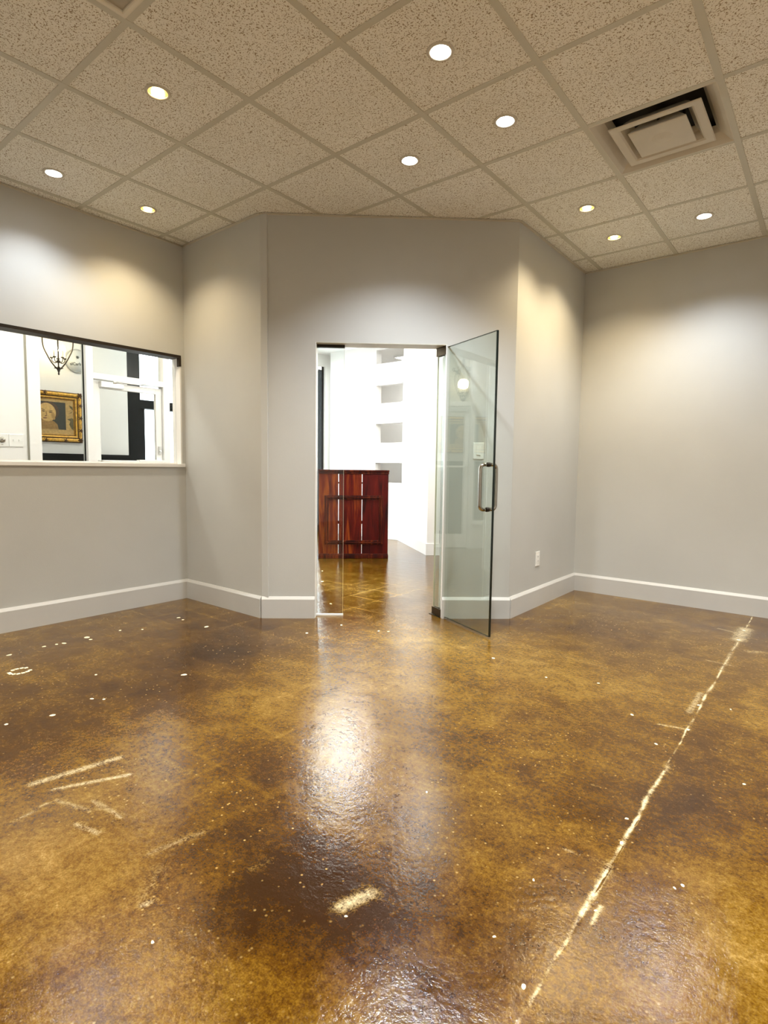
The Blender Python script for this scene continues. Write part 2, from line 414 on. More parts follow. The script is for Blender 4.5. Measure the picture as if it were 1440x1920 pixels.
    w -= 0.9*(zz < -0.0015)*w
    s -= 0.10*np.exp(-((X-jx-0.10)/0.09)**2)*ok
    n = nx*ny
    co = np.stack([X.ravel(), Y.ravel(), zz.ravel()], 1).astype(np.float32)
    idx = np.arange(n).reshape(ny, nx)
    q = np.stack([idx[:-1, :-1], idx[:-1, 1:], idx[1:, 1:], idx[1:, :-1]], -1).reshape(-1, 4)
    me = bpy.data.meshes.new('floor')
    me.vertices.add(n); me.vertices.foreach_set('co', co.ravel())
    me.loops.add(q.size); me.loops.foreach_set('vertex_index', q.ravel().astype(np.int32))
    me.polygons.add(len(q)); me.polygons.foreach_set('loop_start', np.arange(0, q.size, 4, dtype=np.int32))
    me.update(calc_edges=True)
    for nm, arr in (('stain', s), ('scuff', w)):
        a = me.attributes.new(nm, 'FLOAT', 'POINT'); a.data.foreach_set('value', arr.ravel().astype(np.float32))
    me.materials.append(M['floor'])
    o = bpy.data.objects.new('floor', me); COL.objects.link(o)
    tag(o, 'glossy brown stained concrete floor with pale scuffs and a long crack', kind='structure')
    # dried paint drips stuck to the floor
    pts = [(-3.743, 1.143), (-3.76, 1.338), (-3.748, 1.404), (-3.736, 1.443), (-3.754, 1.59), (-3.69, 1.586), (-3.747, 1.805), (-3.658, 1.917), (-3.745, 2.244), (-3.669, 2.232), (-3.386, 2.241), (-2.684, 1.634), (-2.687, 1.208), (-2.737, 1.173), (-2.686, 0.979), (-2.74, 0.816), (-1.533, 2.978), (-2.745, 2.598), (-3.04, 1.329), (-2.701, 2.896), (-2.407, 2.96), (-2.349, 2.994), (-0.917, 2.989), (-1.165, 2.887), (-0.67, 2.698), (-0.322, 3.069), (-0.442, 4.695), (-0.441, 4.399), (-0.45, 3.024), (-0.441, 1.727), (-0.414, 1.409), (-0.578, 1.169), (-0.466, 1.091), (-0.897, 0.985), (-1.198, 0.636), (-1.049, 1.567), (-0.583, 1.408), (-0.513, 2.467), (-0.463, 1.862), (-0.437, 2.7), (-0.191, 2.351), (-0.274, 1.626), (-0.259, 1.651), (-3.9, 3.9), (-4.3, 4.3), (-3.7, 3.5), (-3.2, 3.3)]
    big = {(-3.743, 1.143): 1.6, (-3.754, 1.59): 1.7, (-2.684, 1.634): 1.8, (-2.686, 0.979): 1.7, (-0.466, 1.091): 1.5, (-0.441, 1.727): 1.2, (-3.386, 2.241): 1.6, (-1.533, 2.978): 1.2, (-3.736, 1.443): 1.3}
    bm = B(); rng = random.Random(3)
    for x, y in pts:
        d = math.hypot(x, y)
        r = (0.0026*d+0.0022)*big.get((x, y), 1.0)*rng.uniform(0.75, 1.15); a0 = rng.uniform(0, PI); e = rng.uniform(0.55, 0.85)
        ring = []
        for k in range(9):
            a = 2*PI*k/9; rr = r*rng.uniform(0.75, 1.1); px, py = rr*math.cos(a), rr*e*math.sin(a)
            ring.append((x+px*math.cos(a0)-py*math.sin(a0), y+px*math.sin(a0)+py*math.cos(a0)))
        lo = [bm.verts.new((*c, 0.0)) for c in ring]; hi = [bm.verts.new((x+(c[0]-x)*.8, y+(c[1]-y)*.8, 0.0012)) for c in ring]
        bm.faces.new(hi)
        for k in range(9):
            bm.faces.new((lo[k], lo[(k+1) % 9], hi[(k+1) % 9], hi[k]))
    # a smeared ring of old glue
    for k in range(14):
        a = 2*PI*k/14
        x, y = -3.405+0.045*math.cos(a), 1.089+0.05*math.sin(a)
        if k in (3, 4, 9):
            continue
        box(bm, x-0.009, x+0.009, y-0.010, y+0.008, 0, 0.001)
    d = obj('paint_drips', bm, paint('dried_cream_paint', (0.86, 0.80, 0.56), rough=0.5, bump=0.0), o)
    d['kind'] = 'stuff'; d['label'] = 'small dried cream paint drips stuck to the floor'
build_floor()

# ------------------------------------------------------------------ room shell
WT = 3.06
def shell():
    t = 0.12
    # left wall with the wide interior window opening
    b = B(); wy0, wy1, wz0, wz1 = 0.10, 2.622, 1.115, 2.035
    box(b, XL-t, XL, YB, wy0, 0, WT); box(b, XL-t, XL, wy0, wy1, 0, wz0); box(b, XL-t, XL, wy0, wy1, wz1, WT); box(b, XL-t, XL, wy1, YL+t, 0, WT)
    struct('wall_left', b, M['wall'], 'grey painted wall with the wide interior window')
    b = B(); box(b, XL, C1.x, YL, YL+t, 0, WT)
    struct('wall_left_return', b, M['wall'], 'narrow grey wall between the interior window and the glass entrance')
    # door wall: opening 0.398..1.347
    b = B(); d = 0.14
    box(b, 0, 0.398, 0, d, 0, WT); box(b, 1.347, WLEN, 0, d, 0, WT); box(b, 0.398, 1.347, 0, d, 2.030, WT)
    struct('wall_door', b, M['wall'], 'grey angled wall around the glass entrance', DW)
    b = B(); box(b, X2-t, X2, C2.y, YR+t, 0, WT)
    struct('wall_right_return', b, M['wall'], 'narrow grey wall with a floor outlet beside the glass door')
    b = B(); box(b, X2, XE, YR, YR+t, 0, WT)
    struct('wall_right', b, M['wall'], 'long plain grey wall to the right of the entrance')
    b = B(); box(b, XL-t, XE, YB-t, YB, 0, WT)
    struct('wall_back', b, M['wall'], 'grey wall at the near end of the room')
    b = B(); box(b, XE, XE+t, YB-t, YR+t, 0, WT)
    struct('wall_side', b, M['wall'], 'grey side wall of the room')
    # proud corner bead where the narrow wall meets the angled wall
    b = B(); prism(b, [(0.0, 0.0), (0.047, -0.013), (0.051, -0.011), (0.051, 0.004)], 0, HC-0.004)
    struct('trim_1', b, M['wall'], 'grey corner bead beside the glass entrance', DW)
    # white jamb lining of the entrance
    b = B(); box(b, 0.394, 0.3995, -0.002, 0.142, 0, 2.032); box(b, 1.3455, 1.351, -0.002, 0.142, 0, 2.032); box(b, 0.394, 1.351, -0.001, 0.142, 2.0285, 2.034, mi=1)
    struct('trim_2', b, [M['white_trim'], M['grid']], 'thin white lining of the glass entrance opening', DW)
    # baseboards with a small stepped top
    H, th = 0.162, 0.020
    def board(name, x0, x1, mw, lab):
        b = B(); pr = [(0, 0), (-th, 0), (-th, H-0.020), (-th+0.003, H-0.015), (-th+0.014, H), (0, H)]
        va = [b.verts.new((x0, y, z)) for y, z in pr]; vb = [b.verts.new((x1, y, z)) for y, z in pr]
        b.faces.new(va); b.faces.new(vb[::-1])
        for k in range(6): b.faces.new((va[k], vb[k], vb[(k+1) % 6], va[(k+1) % 6]))
        struct(name, b, M['base'], lab, mw)
    board('baseboard_left', 0, YL-YB, at(XL, YB, 0, PI/2), 'tall grey baseboard under the interior window')
    board('baseboard_left_return', 0, C1.x-XL, at(XL, YL, 0, 0), 'short grey baseboard on the narrow wall by the window')
    board('baseboard_door_left', 0.0, 0.394, DW, 'short grey baseboard between the corner bead and the entrance')
    board('baseboard_door_right', 1.351, WLEN+0.006, DW, 'short grey baseboard behind the open glass door')
    board('baseboard_right_return', 0, YR-C2.y, at(X2, C2.y, 0, PI/2), 'grey baseboard under the floor outlet')
    board('baseboard_right', 0, XE-X2, at(X2, YR, 0, 0), 'long grey baseboard along the plain wall')
    # enamelled wall angle under the ceiling edge
    b = B(); h = 0.007; w = 0.020
    def angle(x0, x1, mw, k):
        b = B(); box(b, x0, x1, -w, 0, HC-h, HC-h+0.003); box(b, x0, x1, -0.002, 0, HC-h-0.004, HC+0.02)
        struct('trim_%d' % k, b, M['diff'], 'thin enamelled ceiling edge angle on the wall', mw)
    angle(0, YL-YB, at(XL, YB, 0, PI/2), 3); angle(0, C1.x-XL, at(XL, YL, 0), 4); angle(0, WLEN, DW, 5)
    angle(0, YR-C2.y, at(X2, C2.y, 0, PI/2), 6); angle(0, XE-X2, at(X2, YR, 0), 7)
shell()

# ------------------------------------------------------------------ suspended ceiling
def ymax_at(x):
    if x < C1.x: return YL
    if x < X2: return C1.y + (x-C1.x)*WD.y/WD.x
    return YR
def xmin_at(y):
    if y < YL: return XL
    if y < C2.y: return C1.x + (y-C1.y)*WD.x/WD.y
    return X2
def clip(poly, px, py, nx, ny, keep=1):
    """keep the part of a convex polygon where keep*((p-P).n) >= 0"""
    out = []
    for k in range(len(poly)):
        a, b = poly[k], poly[(k+1) % len(poly)]
        da = keep*((a[0]-px)*nx+(a[1]-py)*ny); db = keep*((b[0]-px)*nx+(b[1]-py)*ny)
        if da >= 0: out.append(a)
        if (da > 0 > db) or (da < 0 < db):
            t = da/(da-db); out.append((a[0]+t*(b[0]-a[0]), a[1]+t*(b[1]-a[1])))
    return out
def area(p):
    return 0.5*abs(sum(p[k][0]*p[(k+1) % len(p)][1]-p[(k+1) % len(p)][0]*p[k][1] for k in range(len(p)))) if len(p) > 2 else 0
def room_pieces(rect):
    """rectangle cut to the room outline -> convex pieces"""
    p = clip(rect, XL, 0, 1, 0); p = clip(p, 0, YR, 0, -1) if p else p
    p = clip(p, XE, 0, -1, 0) if p else p; p = clip(p, 0, YB, 0, 1) if p else p
    out = []
    # the lobby corner is {y>YL, x<X2, beyond the door wall}
    for (px, py, nx, ny) in ((0, YL, 0, 1), (X2, 0, -1, 0), (C1.x, C1.y, WN.x, WN.y)):
        if not p: break
        a = clip(p, px, py, nx, ny, -1)
        if area(a) > 1e-5: out.append(a)
        p = clip(p, px, py, nx, ny, 1)
    return out

# lamps: (i, j) in ceiling modules from the grid node, colour, strength factor
COOL, NEUT, WARM = (0.90, 0.95, 1.0), (1.0, 0.94, 0.84), (1.0, 0.80, 0.50)
LAMPS = [(1.5, -1.5, NEUT, 0.8, 'white recessed downlight in the tile row before the square air vent'),
         (0.5, 0.5, WARM, 0.75, 'warm yellow recessed downlight near the unlit ceiling light panel'),
         (0.5, 2.5, COOL, 0.5, 'cool white recessed downlight beside the wall over the interior window'),
         (1.5, 2.5, WARM, 0.55, 'warm yellow recessed downlight near the corner over the interior window'),
         (2.5, -0.5, COOL, 1.25, 'cool white recessed downlight just in front of the glass entrance'),
         (2.5, -1.5, COOL, 1.3, 'large cool white recessed downlight two tiles from the square air vent'),
         (4.5, -1.5, WARM, 0.7, 'warm yellow recessed downlight between the square air vent and the narrow wall'),
         (5.5, -1.5, WARM, 0.7, 'warm yellow recessed downlight in the corner by the plain far wall'),
         (5.5, -2.5, COOL, 1.1, 'cool white recessed downlight along the plain far wall'),
         (2.5, -3.5, COOL, 1.1, 'cool white recessed downlight beyond the square air vent')]
BACK_FILL = [(i, j) for i in (-5.5, -3.5, -1.5) for j in (-7.5, -5.5, -3.5, -1.5, 0.5, 2.5)] + [(0.5, -7.5), (0.5, -5.5), (2.5, -7.5), (2.5, -5.5), (4.5, -7.5), (5.5, -5.5)]  # unseen downlights added behind the camera to fill the room with light
LAMPS += [(i, j, NEUT, 0.55 if j > 0 else (0.6 if i == -1.5 and j > -6 else 1.15), 'added unseen downlight to fill the open back half of the room') for i, j in BACK_FILL]
HOLES = {(math.floor(i), math.floor(j)) for i, j, *_ in LAMPS}
VENT = (3, -3); PANEL = (-1, -1)

def tile_mesh(hole):
    b = B(); h = T/2-0.0015; zt = 0.016
    if not hole:
        box(b, -h, h, -h, h, 0, zt)
    else:
        n = 32; r = 0.052; ci = []; sq = []; cu = []
        for k in range(n):
            a = 2*PI*k/n; c, s = math.cos(a), math.sin(a); m = max(abs(c), abs(s))
            ci.append(b.verts.new((r*c, r*s, 0))); cu.append(b.verts.new((r*c, r*s, zt))); sq.append(b.verts.new((h*c/m, h*s/m, 0)))
        for k in range(n):
            j = (k+1) % n
            b.faces.new((ci[k], sq[k], sq[j], ci[j])[::-1]); b.faces.new((ci[k], ci[j], cu[j], cu[k]))
        box(b, -h, h, -h, -h+0.002, 0.0005, zt); box(b, -h, h, h-0.002, h, 0.0005, zt)
    me = bpy.data.meshes.new('ceiling_tile'); b.normal_update(); b.to_mesh(me); b.free(); me.materials.append(M['tile'])
    return me

def ceiling():
    b = B()
    for p in room_pieces([(XL, YB), (XE, YB), (XE, YR), (XL, YR)]):
        prism(b, p if area(p) else p, HC+0.115, HC+0.12)
    c = struct('ceiling', b, M['dark'], 'suspended ceiling of square speckled mineral tiles in an enamelled grid')
    full, hole = tile_mesh(False), tile_mesh(True)
    # cells: i along +Y, j along -X
    for i in range(-8, 9):
        for j in range(-10, 6):
            x1 = GX - j*T; x0 = x1 - T; y0 = GY + i*T; y1 = y0 + T
            if (i, j) in (VENT, PANEL): continue
            ps = room_pieces([(x0, y0), (x1, y0), (x1, y1), (x0, y1)])
            tot = sum(area(p) for p in ps)
            if tot < 0.004: continue
            if tot > T*T-1e-4:
                o = bpy.data.objects.new('ceiling_tile', hole if (i, j) in HOLES else full)
                COL.objects.link(o); o.location = ((x0+x1)/2, (y0+y1)/2, HC)
                o.rotation_euler = (random.uniform(-1, 1)*0.0012, random.uniform(-1, 1)*0.0012, 0)
                o.parent = c
            else:
                b = B()
                for p in ps:
                    prism(b, p, HC, HC+0.016)
                obj('ceiling_tile', b, M['tile'], c)
    # tee bars: each run one bar
    w = 0.0160; z0, z1 = HC-0.0035, HC+0.012
    for j in range(-10, 6):
        x = GX - j*T
        if XL < x < XE:
            b = B(); box(b, x-w, x+w, YB, ymax_at(x)-0.001, z0, z1, bev=0.0012); obj('grid_bar', b, M['grid'], c)
    for i in range(-8, 9):
        y = GY + i*T
        if YB < y < YR:
            b = B(); box(b, xmin_at(y)+0.001, XE, y-w*0.93, y+w*0.93, z0+0.0008, z1, bev=0.0012); obj('grid_bar', b, M['grid'], c)
    return c
ceiling()

BULB = {COOL: glow('cool_bulb', (0.98, 0.99, 1.0), 45.0), NEUT: glow('neutral_bulb', (1.0, 0.95, 0.86), 40.0), WARM: glow('warm_bulb', (1.0, 0.80, 0.42), 26.0)}
M['reflector'] = paint('gold_reflector', (0.95, 0.72, 0.22), rough=0.25, vary=0.05, bump=0.0, metal=0.9)
M['reflector_w'] = paint('white_reflector', (0.9, 0.9, 0.88), rough=0.3, vary=0.02, bump=0.0)
LAMP_MESH = {}
def downlight(i, j, col, k, label):
    x, y = GX - j*T, GY + i*T
    root = empty('downlight', at(x, y, HC))
    tag(root, label, 'ceiling light', 'added fill downlights in the open back half' if 'back half' in label else 'recessed downlights near the entrance')
    def part(name, build, mat, key):
        if key not in LAMP_MESH:
            b = B(); build(b); me = bpy.data.meshes.new(name); bmesh.ops.recalc_face_normals(b, faces=b.faces); b.to_mesh(me); b.free(); me.materials.append(mat); LAMP_MESH[key] = me
        o = bpy.data.objects.new(name, LAMP_MESH[key]); COL.objects.link(o); o.parent = root
        return o
    part('trim_ring', lambda b: lathe(b, [(0.046, 0.001), (0.044, -0.004), (0.050, -0.0055), (0.058, -0.004), (0.061, 0.0), (0.046, 0.001)], 32), M['diff'], 'ring')
    refl = M['reflector'] if col == WARM else M['reflector_w']
    part('reflector', lambda b: lathe(b, [(0.046, 0.0), (0.043, 0.02), (0.036, 0.055), (0.030, 0.085), (0.0, 0.085)], 32), refl, ('can', col == WARM))
    q = 0.72 if col == WARM else 1.0
    part('bulb', lambda b: lathe(b, [(r_*q, z_) for r_, z_ in [(0.0, 0.006), (0.018, 0.008), (0.030, 0.013), (0.035, 0.021), (0.030, 0.040), (0.016, 0.07), (0.0, 0.08)]], 24), BULB[col], ('bulb', col))
    L = bpy.data.lights.new('downlight_beam', 'SPOT'); L.energy = DOWN_POWER*k; L.color = col
    L.spot_size = math.radians(124); L.spot_blend = 0.9; L.shadow_soft_size = 0.035
    lo = bpy.data.objects.new('downlight_beam', L); COL.objects.link(lo); lo.location = (0, 0, -0.012); lo.parent = root
for a in LAMPS:
    downlight(*a)

def square_ring(b, h0, z0, h1, z1):
    a = [b.verts.new((sx*h0, sy*h0, z0)) for sx, sy in ((-1, -1), (1, -1), (1, 1), (-1, 1))]
    c = [b.verts.new((sx*h1, sy*h1, z1)) for sx, sy in ((-1, -1), (1, -1), (1, 1), (-1, 1))]
    for k in range(4):
        b.faces.new((a[k], a[(k+1) % 4], c[(k+1) % 4], c[k]))
def rings(b, prof):
    for (h0, z0), (h1, z1) in zip(prof, prof[1:]):
        square_ring(b, h0, z0, h1, z1)
def vent():
    i, j = VENT
    cx = GX - j*T - T/2; cy = GY + i*T + T/2
    root = empty('air_diffuser', at(cx, cy, HC))
    tag(root, 'square cream ceiling air diffuser with stepped concentric louvres', 'air vent')
    b = B(); rings(b, [(0.302, 0.012), (0.302, -0.002), (0.290, -0.004), (0.284, 0.0), (0.270, 0.010), (0.240, 0.035), (0.218, 0.066), (0.214, 0.067), (0.236, 0.037), (0.268, 0.014), (0.298, 0.006)])
    obj('frame', b, M['diff'], root)
    b = B(); box(b, -0.29, 0.29, -0.29, 0.29, 0.100, 0.104)
    rings(b, [(0.29, 0.10), (0.29, 0.014)])
    obj('plenum', b, M['dark'], root)
    b = B(); rings(b, [(0.130, 0.055), (0.148, 0.034), (0.160, 0.010), (0.168, -0.004), (0.178, -0.010), (0.213, -0.012), (0.218, -0.008), (0.215, -0.004), (0.180, -0.003), (0.152, 0.038), (0.130, 0.058), (0.130, 0.055)])
    obj('louvre', b, M['diff'], root)
    b = B(); box(b, -0.138, 0.138, -0.138, 0.138, -0.020, -0.013, bev=0.003); rings(b, [(0.134, -0.013), (0.085, 0.045)])
    o = obj('centre_plate', b, M['diff'], root)
    b = B(); lathe(b, [(0.052, -0.020), (0.044, -0.0222), (0.010, -0.0225), (0.004, -0.0245), (0, -0.0245)], 24); obj('boss', b, M['diff'], o)
    for sx, sy in ((1, 0), (-1, 0), (0, 1), (0, -1)):
        b = B(); box(b, sx*0.10-0.006, sx*0.10+0.006, sy*0.10-0.006, sy*0.10+0.006, -0.0, 0.100); obj('bracket', b, M['dark'], root)
vent()

def troffer_panel():
    i, j = PANEL
    x1 = GX - j*T; x0 = x1-T; y0 = GY+i*T; cx, cy = (x0+x1)/2, y0+T/2
    root = empty('fluorescent_fixture', at(cx, cy, HC))
    tag(root, 'unlit ceiling light panel with a grey prismatic lens in a pale frame', 'ceiling light')
    b = B(); h = T/2-0.014
    rings(b, [(h, 0.03), (h, -0.004), (h-0.006, -0.006), (h-0.018, -0.006), (h-0.022, -0.002), (h-0.022, 0.012)])
    obj('frame', b, paint('panel_frame_enamel', (0.75, 0.72, 0.62), rough=0.35, bump=0.0), root)
    b = B(); box(b, -h+0.02, h-0.02, -h+0.02, h-0.02, 0.006, 0.010); obj('lens', b, M['lens'], root)
    b = B(); box(b, -h, h, -h, h, 0.085, 0.10); rings(b, [(h, 0.085), (h, 0.012)]); obj('housing', b, M['dark'], root)
troffer_panel()

TROFF_M = glow('lit_lens', (1.0, 0.98, 0.93), TROFFER)
TROFF_F = glow('lit_lens_front', (1.0, 0.965, 0.87), 13.0)
FILL_V = glow('fill_lens_vestibule', (0.90, 0.97, 1.0), 4.5)
FILL_P = glow('fill_lens_passage', (1.0, 0.98, 0.93), 13.0)
def lit_troffer(x, y, z, w, d, label, group, mat, rot=0.0):
    root = empty('fluorescent_fixture', at(x, y, z, rot)); tag(root, label, 'ceiling light', group)
    b = B(); box(b, -w/2-0.02, w/2+0.02, -d/2-0.02, -d/2, -0.03, 0.0); box(b, -w/2-0.02, w/2+0.02, d/2, d/2+0.02, -0.03, 0.0)
    box(b, -w/2-0.02, -w/2, -d/2, d/2, -0.03, 0.0); box(b, w/2, w/2+0.02, -d/2, d/2, -0.03, 0.0); box(b, -w/2, w/2, -d/2, d/2, -0.006, 0.0)
    obj('frame', b, M['white_trim'], root)
    b = B(); box(b, -w/2, w/2, -d/2, d/2, -0.026, -0.020); obj('lens', b, mat, root)

# ------------------------------------------------------------------ glass entrance
def entrance():
    # fixed side pane
    root = empty('window_2', DW); tag(root, 'narrow fixed glass pane beside the open glass door', kind='structure')
    b = B(); box(b, 0.404, 0.600, 0.066, 0.076, 0.010, 2.012); p = obj('pane', b, M['side_glass'], root)
    b = B(); box(b, 0.600, 0.6015, 0.066, 0.076, 0.010, 2.012); obj('pane_edge', b, M['edge_pale'], root)
    b = B(); box(b, 0.3995, 0.604, 0.055, 0.087, 2.008, 2.0285); obj('head_strip', b, M['bronze_shade'], root)
    b = B(); box(b, 0.3995, 0.604, 0.060, 0.082, 0.0, 0.012); obj('floor_channel', b, M['white_trim'], root)
    # the leaf, swung wide open into the room
    E = Vector((-1.7325, 3.3053)); P = E - 0.660*Vector((0.9095, -0.4156)); d = (E-P); ang = math.atan2(d.y, d.x); ln = d.length
    mw = at(P.x, P.y, 0, ang)
    root = empty('door_1', mw); tag(root, 'frameless glass door standing open on dark brass pivot fittings', 'door', kind='structure')
    g = 0.0065; z0, z1 = 0.012, 2.018; x0 = -0.052
    b = B(); box(b, x0+0.002, ln-0.007, -g, g, z0+0.002, z1-0.002); obj('pane', b, M['door_glass'], root)
    b = B()
    box(b, ln-0.007, ln, -g, g, z0, z1); box(b, x0, ln-0.007, -g, g, z0, z0+0.002); box(b, x0, ln-0.007, -g, g, z1-0.002, z1)
    obj('polished_edge', b, M['edge'], root)
    b = B(); box(b, x0, x0+0.002, -g, g, z0+0.002, z1-0.002); obj('heel_edge', b, M['edge_pale'], root)
    for nm, a, c, q in (('top_pivot', z1-0.052, z1+0.004, 2.0285), ('floor_pivot', z0-0.006, z0+0.050, 0.0)):
        b = B(); box(b, x0-0.004, 0.070, -0.016, -g, a, c, bev=0.002); box(b, x0-0.004, 0.070, g, 0.016, a, c, bev=0.002)
        t = obj(nm, b, M['patch'], root)
        b = B()
        if q > 1: box(b, -0.055, 0.075, -0.018, 0.018, c, q)
        else: lathe(b, [(0.0, 0.006), (0.014, 0.006), (0.014, 0.0)], 16); box(b, -0.075, 0.075, -0.028, 0.028, 0.0, 0.004)
        obj('pivot_plate', b, M['patch'], t)
    # back-to-back D handle
    hx = ln-0.062; hz0, hz1, pr, r = 0.862, 1.160, 0.064, 0.0125
    hd = empty('handle'); hd.parent = root
    for s in (-1, 1):
        pts = [(hx, s*g, hz0)]
        for k in range(7):
            a = k/6*PI/2; pts.append((hx, s*(pr-0.028+0.028*math.sin(a)), hz0+0.028-0.028*math.cos(a)))
        for k in range(7):
            a = k/6*PI/2; pts.append((hx, s*(pr-0.028+0.028*math.cos(a)), hz1-0.028+0.028*math.sin(a)))
        pts.append((hx, s*g, hz1))
        b = B(); tube(b, pts, r, 12); obj('grip', b, M['steel'], hd)
    for z in (hz0, hz1):
        b = B(); tube(b, [(hx, -0.013, z), (hx, -0.011, z), (hx, 0.011, z), (hx, 0.013, z)], [0.013, 0.0155, 0.0155, 0.013], 14); obj('collar', b, M['bronze_shade'], hd)
entrance()

# ------------------------------------------------------------------ interior window in the left wall
def left_window():
    root = empty('window_1', at(XL, 0.10, 1.115, PI/2)); tag(root, 'wide interior window with a white sill and a dark strip as shade under the head', kind='structure')
    ln = 2.522
    b = B(); box(b, -0.0, ln+0.018, -0.016, 0.118, 0.0, 0.028, bev=0.003); obj('sill', b, M['white_trim'], root)
    b = B(); box(b, 0.0, ln, -0.002, 0.122, 0.898, 0.920); obj('head_strip', b, M['bronze_shade'], root)  # shade of the head soffit, put in as a dark strip
    b = B(); prism(b, [(ln-0.020, -0.003), (ln, -0.003), (ln, 0.03), (ln-0.020, 0.03)], 0.83, 0.90); obj('head_bracket', b, M['bronze_shade'], root)
    b = B(); box(b, ln-0.012, ln, 0.0, 0.118, 0.028, 0.898); obj('jamb', b, M['white_trim'], root)
    b = B(); box(b, 0.0, ln-0.012, 0.068, 0.074, 0.026, 0.900); obj('pane', b, M['glass'], root)
    b = B(); box(b, 0.0, ln-0.012, 0.058, 0.084, 0.028, 0.038); obj('glazing_bead', b, M['white_trim'], root)
left_window()

# ------------------------------------------------------------------ switch and outlet on the grey walls
def wall_plate(name, mw, w, h, label, cat, kind):
    root = empty(name, mw); tag(root, label, cat)
    b = B(); box(b, -w/2, w/2, -0.007, 0, -h/2, h/2, bev=0.0025); obj('cover_plate', b, M['plastic'], root)
    if kind == 'rocker':
        b = B(); box(b, -0.017, 0.017, -0.009, -0.006, -0.034, 0.034, bev=0.001); f = obj('rocker_frame', b, M['plastic'], root)
        b = B(); prism(b, [(-0.014, -0.009), (0.014, -0.009), (0.014, -0.0135), (-0.014, -0.0135)], -0.030, 0.030)
        for v in b.verts:
            if v.co.z > 0 and v.co.y < -0.012: v.co.y = -0.0098
        obj('rocker', b, M['plastic'], root)
    elif kind == 'outlet':
        b = B(); box(b, -0.017, 0.017, -0.009, -0.006, -0.034, 0.034, bev=0.001); obj('receptacle', b, M['plastic'], root)
        for z in (-0.018, 0.018):
            for x in (-0.006, 0.006):
                b = B(); box(b, x-0.001, x+0.001, -0.0096, -0.0085, z-0.004, z+0.004); obj('slot', b, M['dark'], root)
    elif kind == 'double':
        for x in (-0.023, 0.023):
            b = B(); box(b, x-0.006, x+0.006, -0.010, -0.006, -0.012, 0.012, bev=0.001); box(b, x-0.003, x+0.003, -0.017, -0.009, -0.002, 0.008); obj('toggle', b, M['plastic'], root)
    elif kind == 'dial':
        b = B(); lathe(b, [(0.021, 0.0), (0.021, 0.014), (0.017, 0.020), (0.0, 0.020)], 24); o = obj('dial', b, M['steel'], root); o.rotation_euler = (PI/2, 0, 0); o.location = (0, -0.006, 0.004)
        b = B(); lathe(b, [(0.029, 0.0), (0.029, 0.002), (0.0, 0.002)], 24); o = obj('dial_scale', b, M['lens'], root); o.rotation_euler = (PI/2, 0, 0); o.location = (0, -0.007, 0.004)
        b = B(); box(b, -0.008, 0.008, -0.0082, -0.006, -0.042, -0.036); obj('mark', b, M['lens'], root)
    return root
wall_plate('light_switch', DW @ Matrix.Translation((1.601, 0, 1.264)), 0.078, 0.122, 'white rocker light switch seen behind the open glass door', 'switch', 'rocker')
wall_plate('power_outlet', at(X2, 4.372, 0.398, PI/2), 0.076, 0.120, 'white power outlet low on the narrow grey wall', 'outlet', 'outlet')

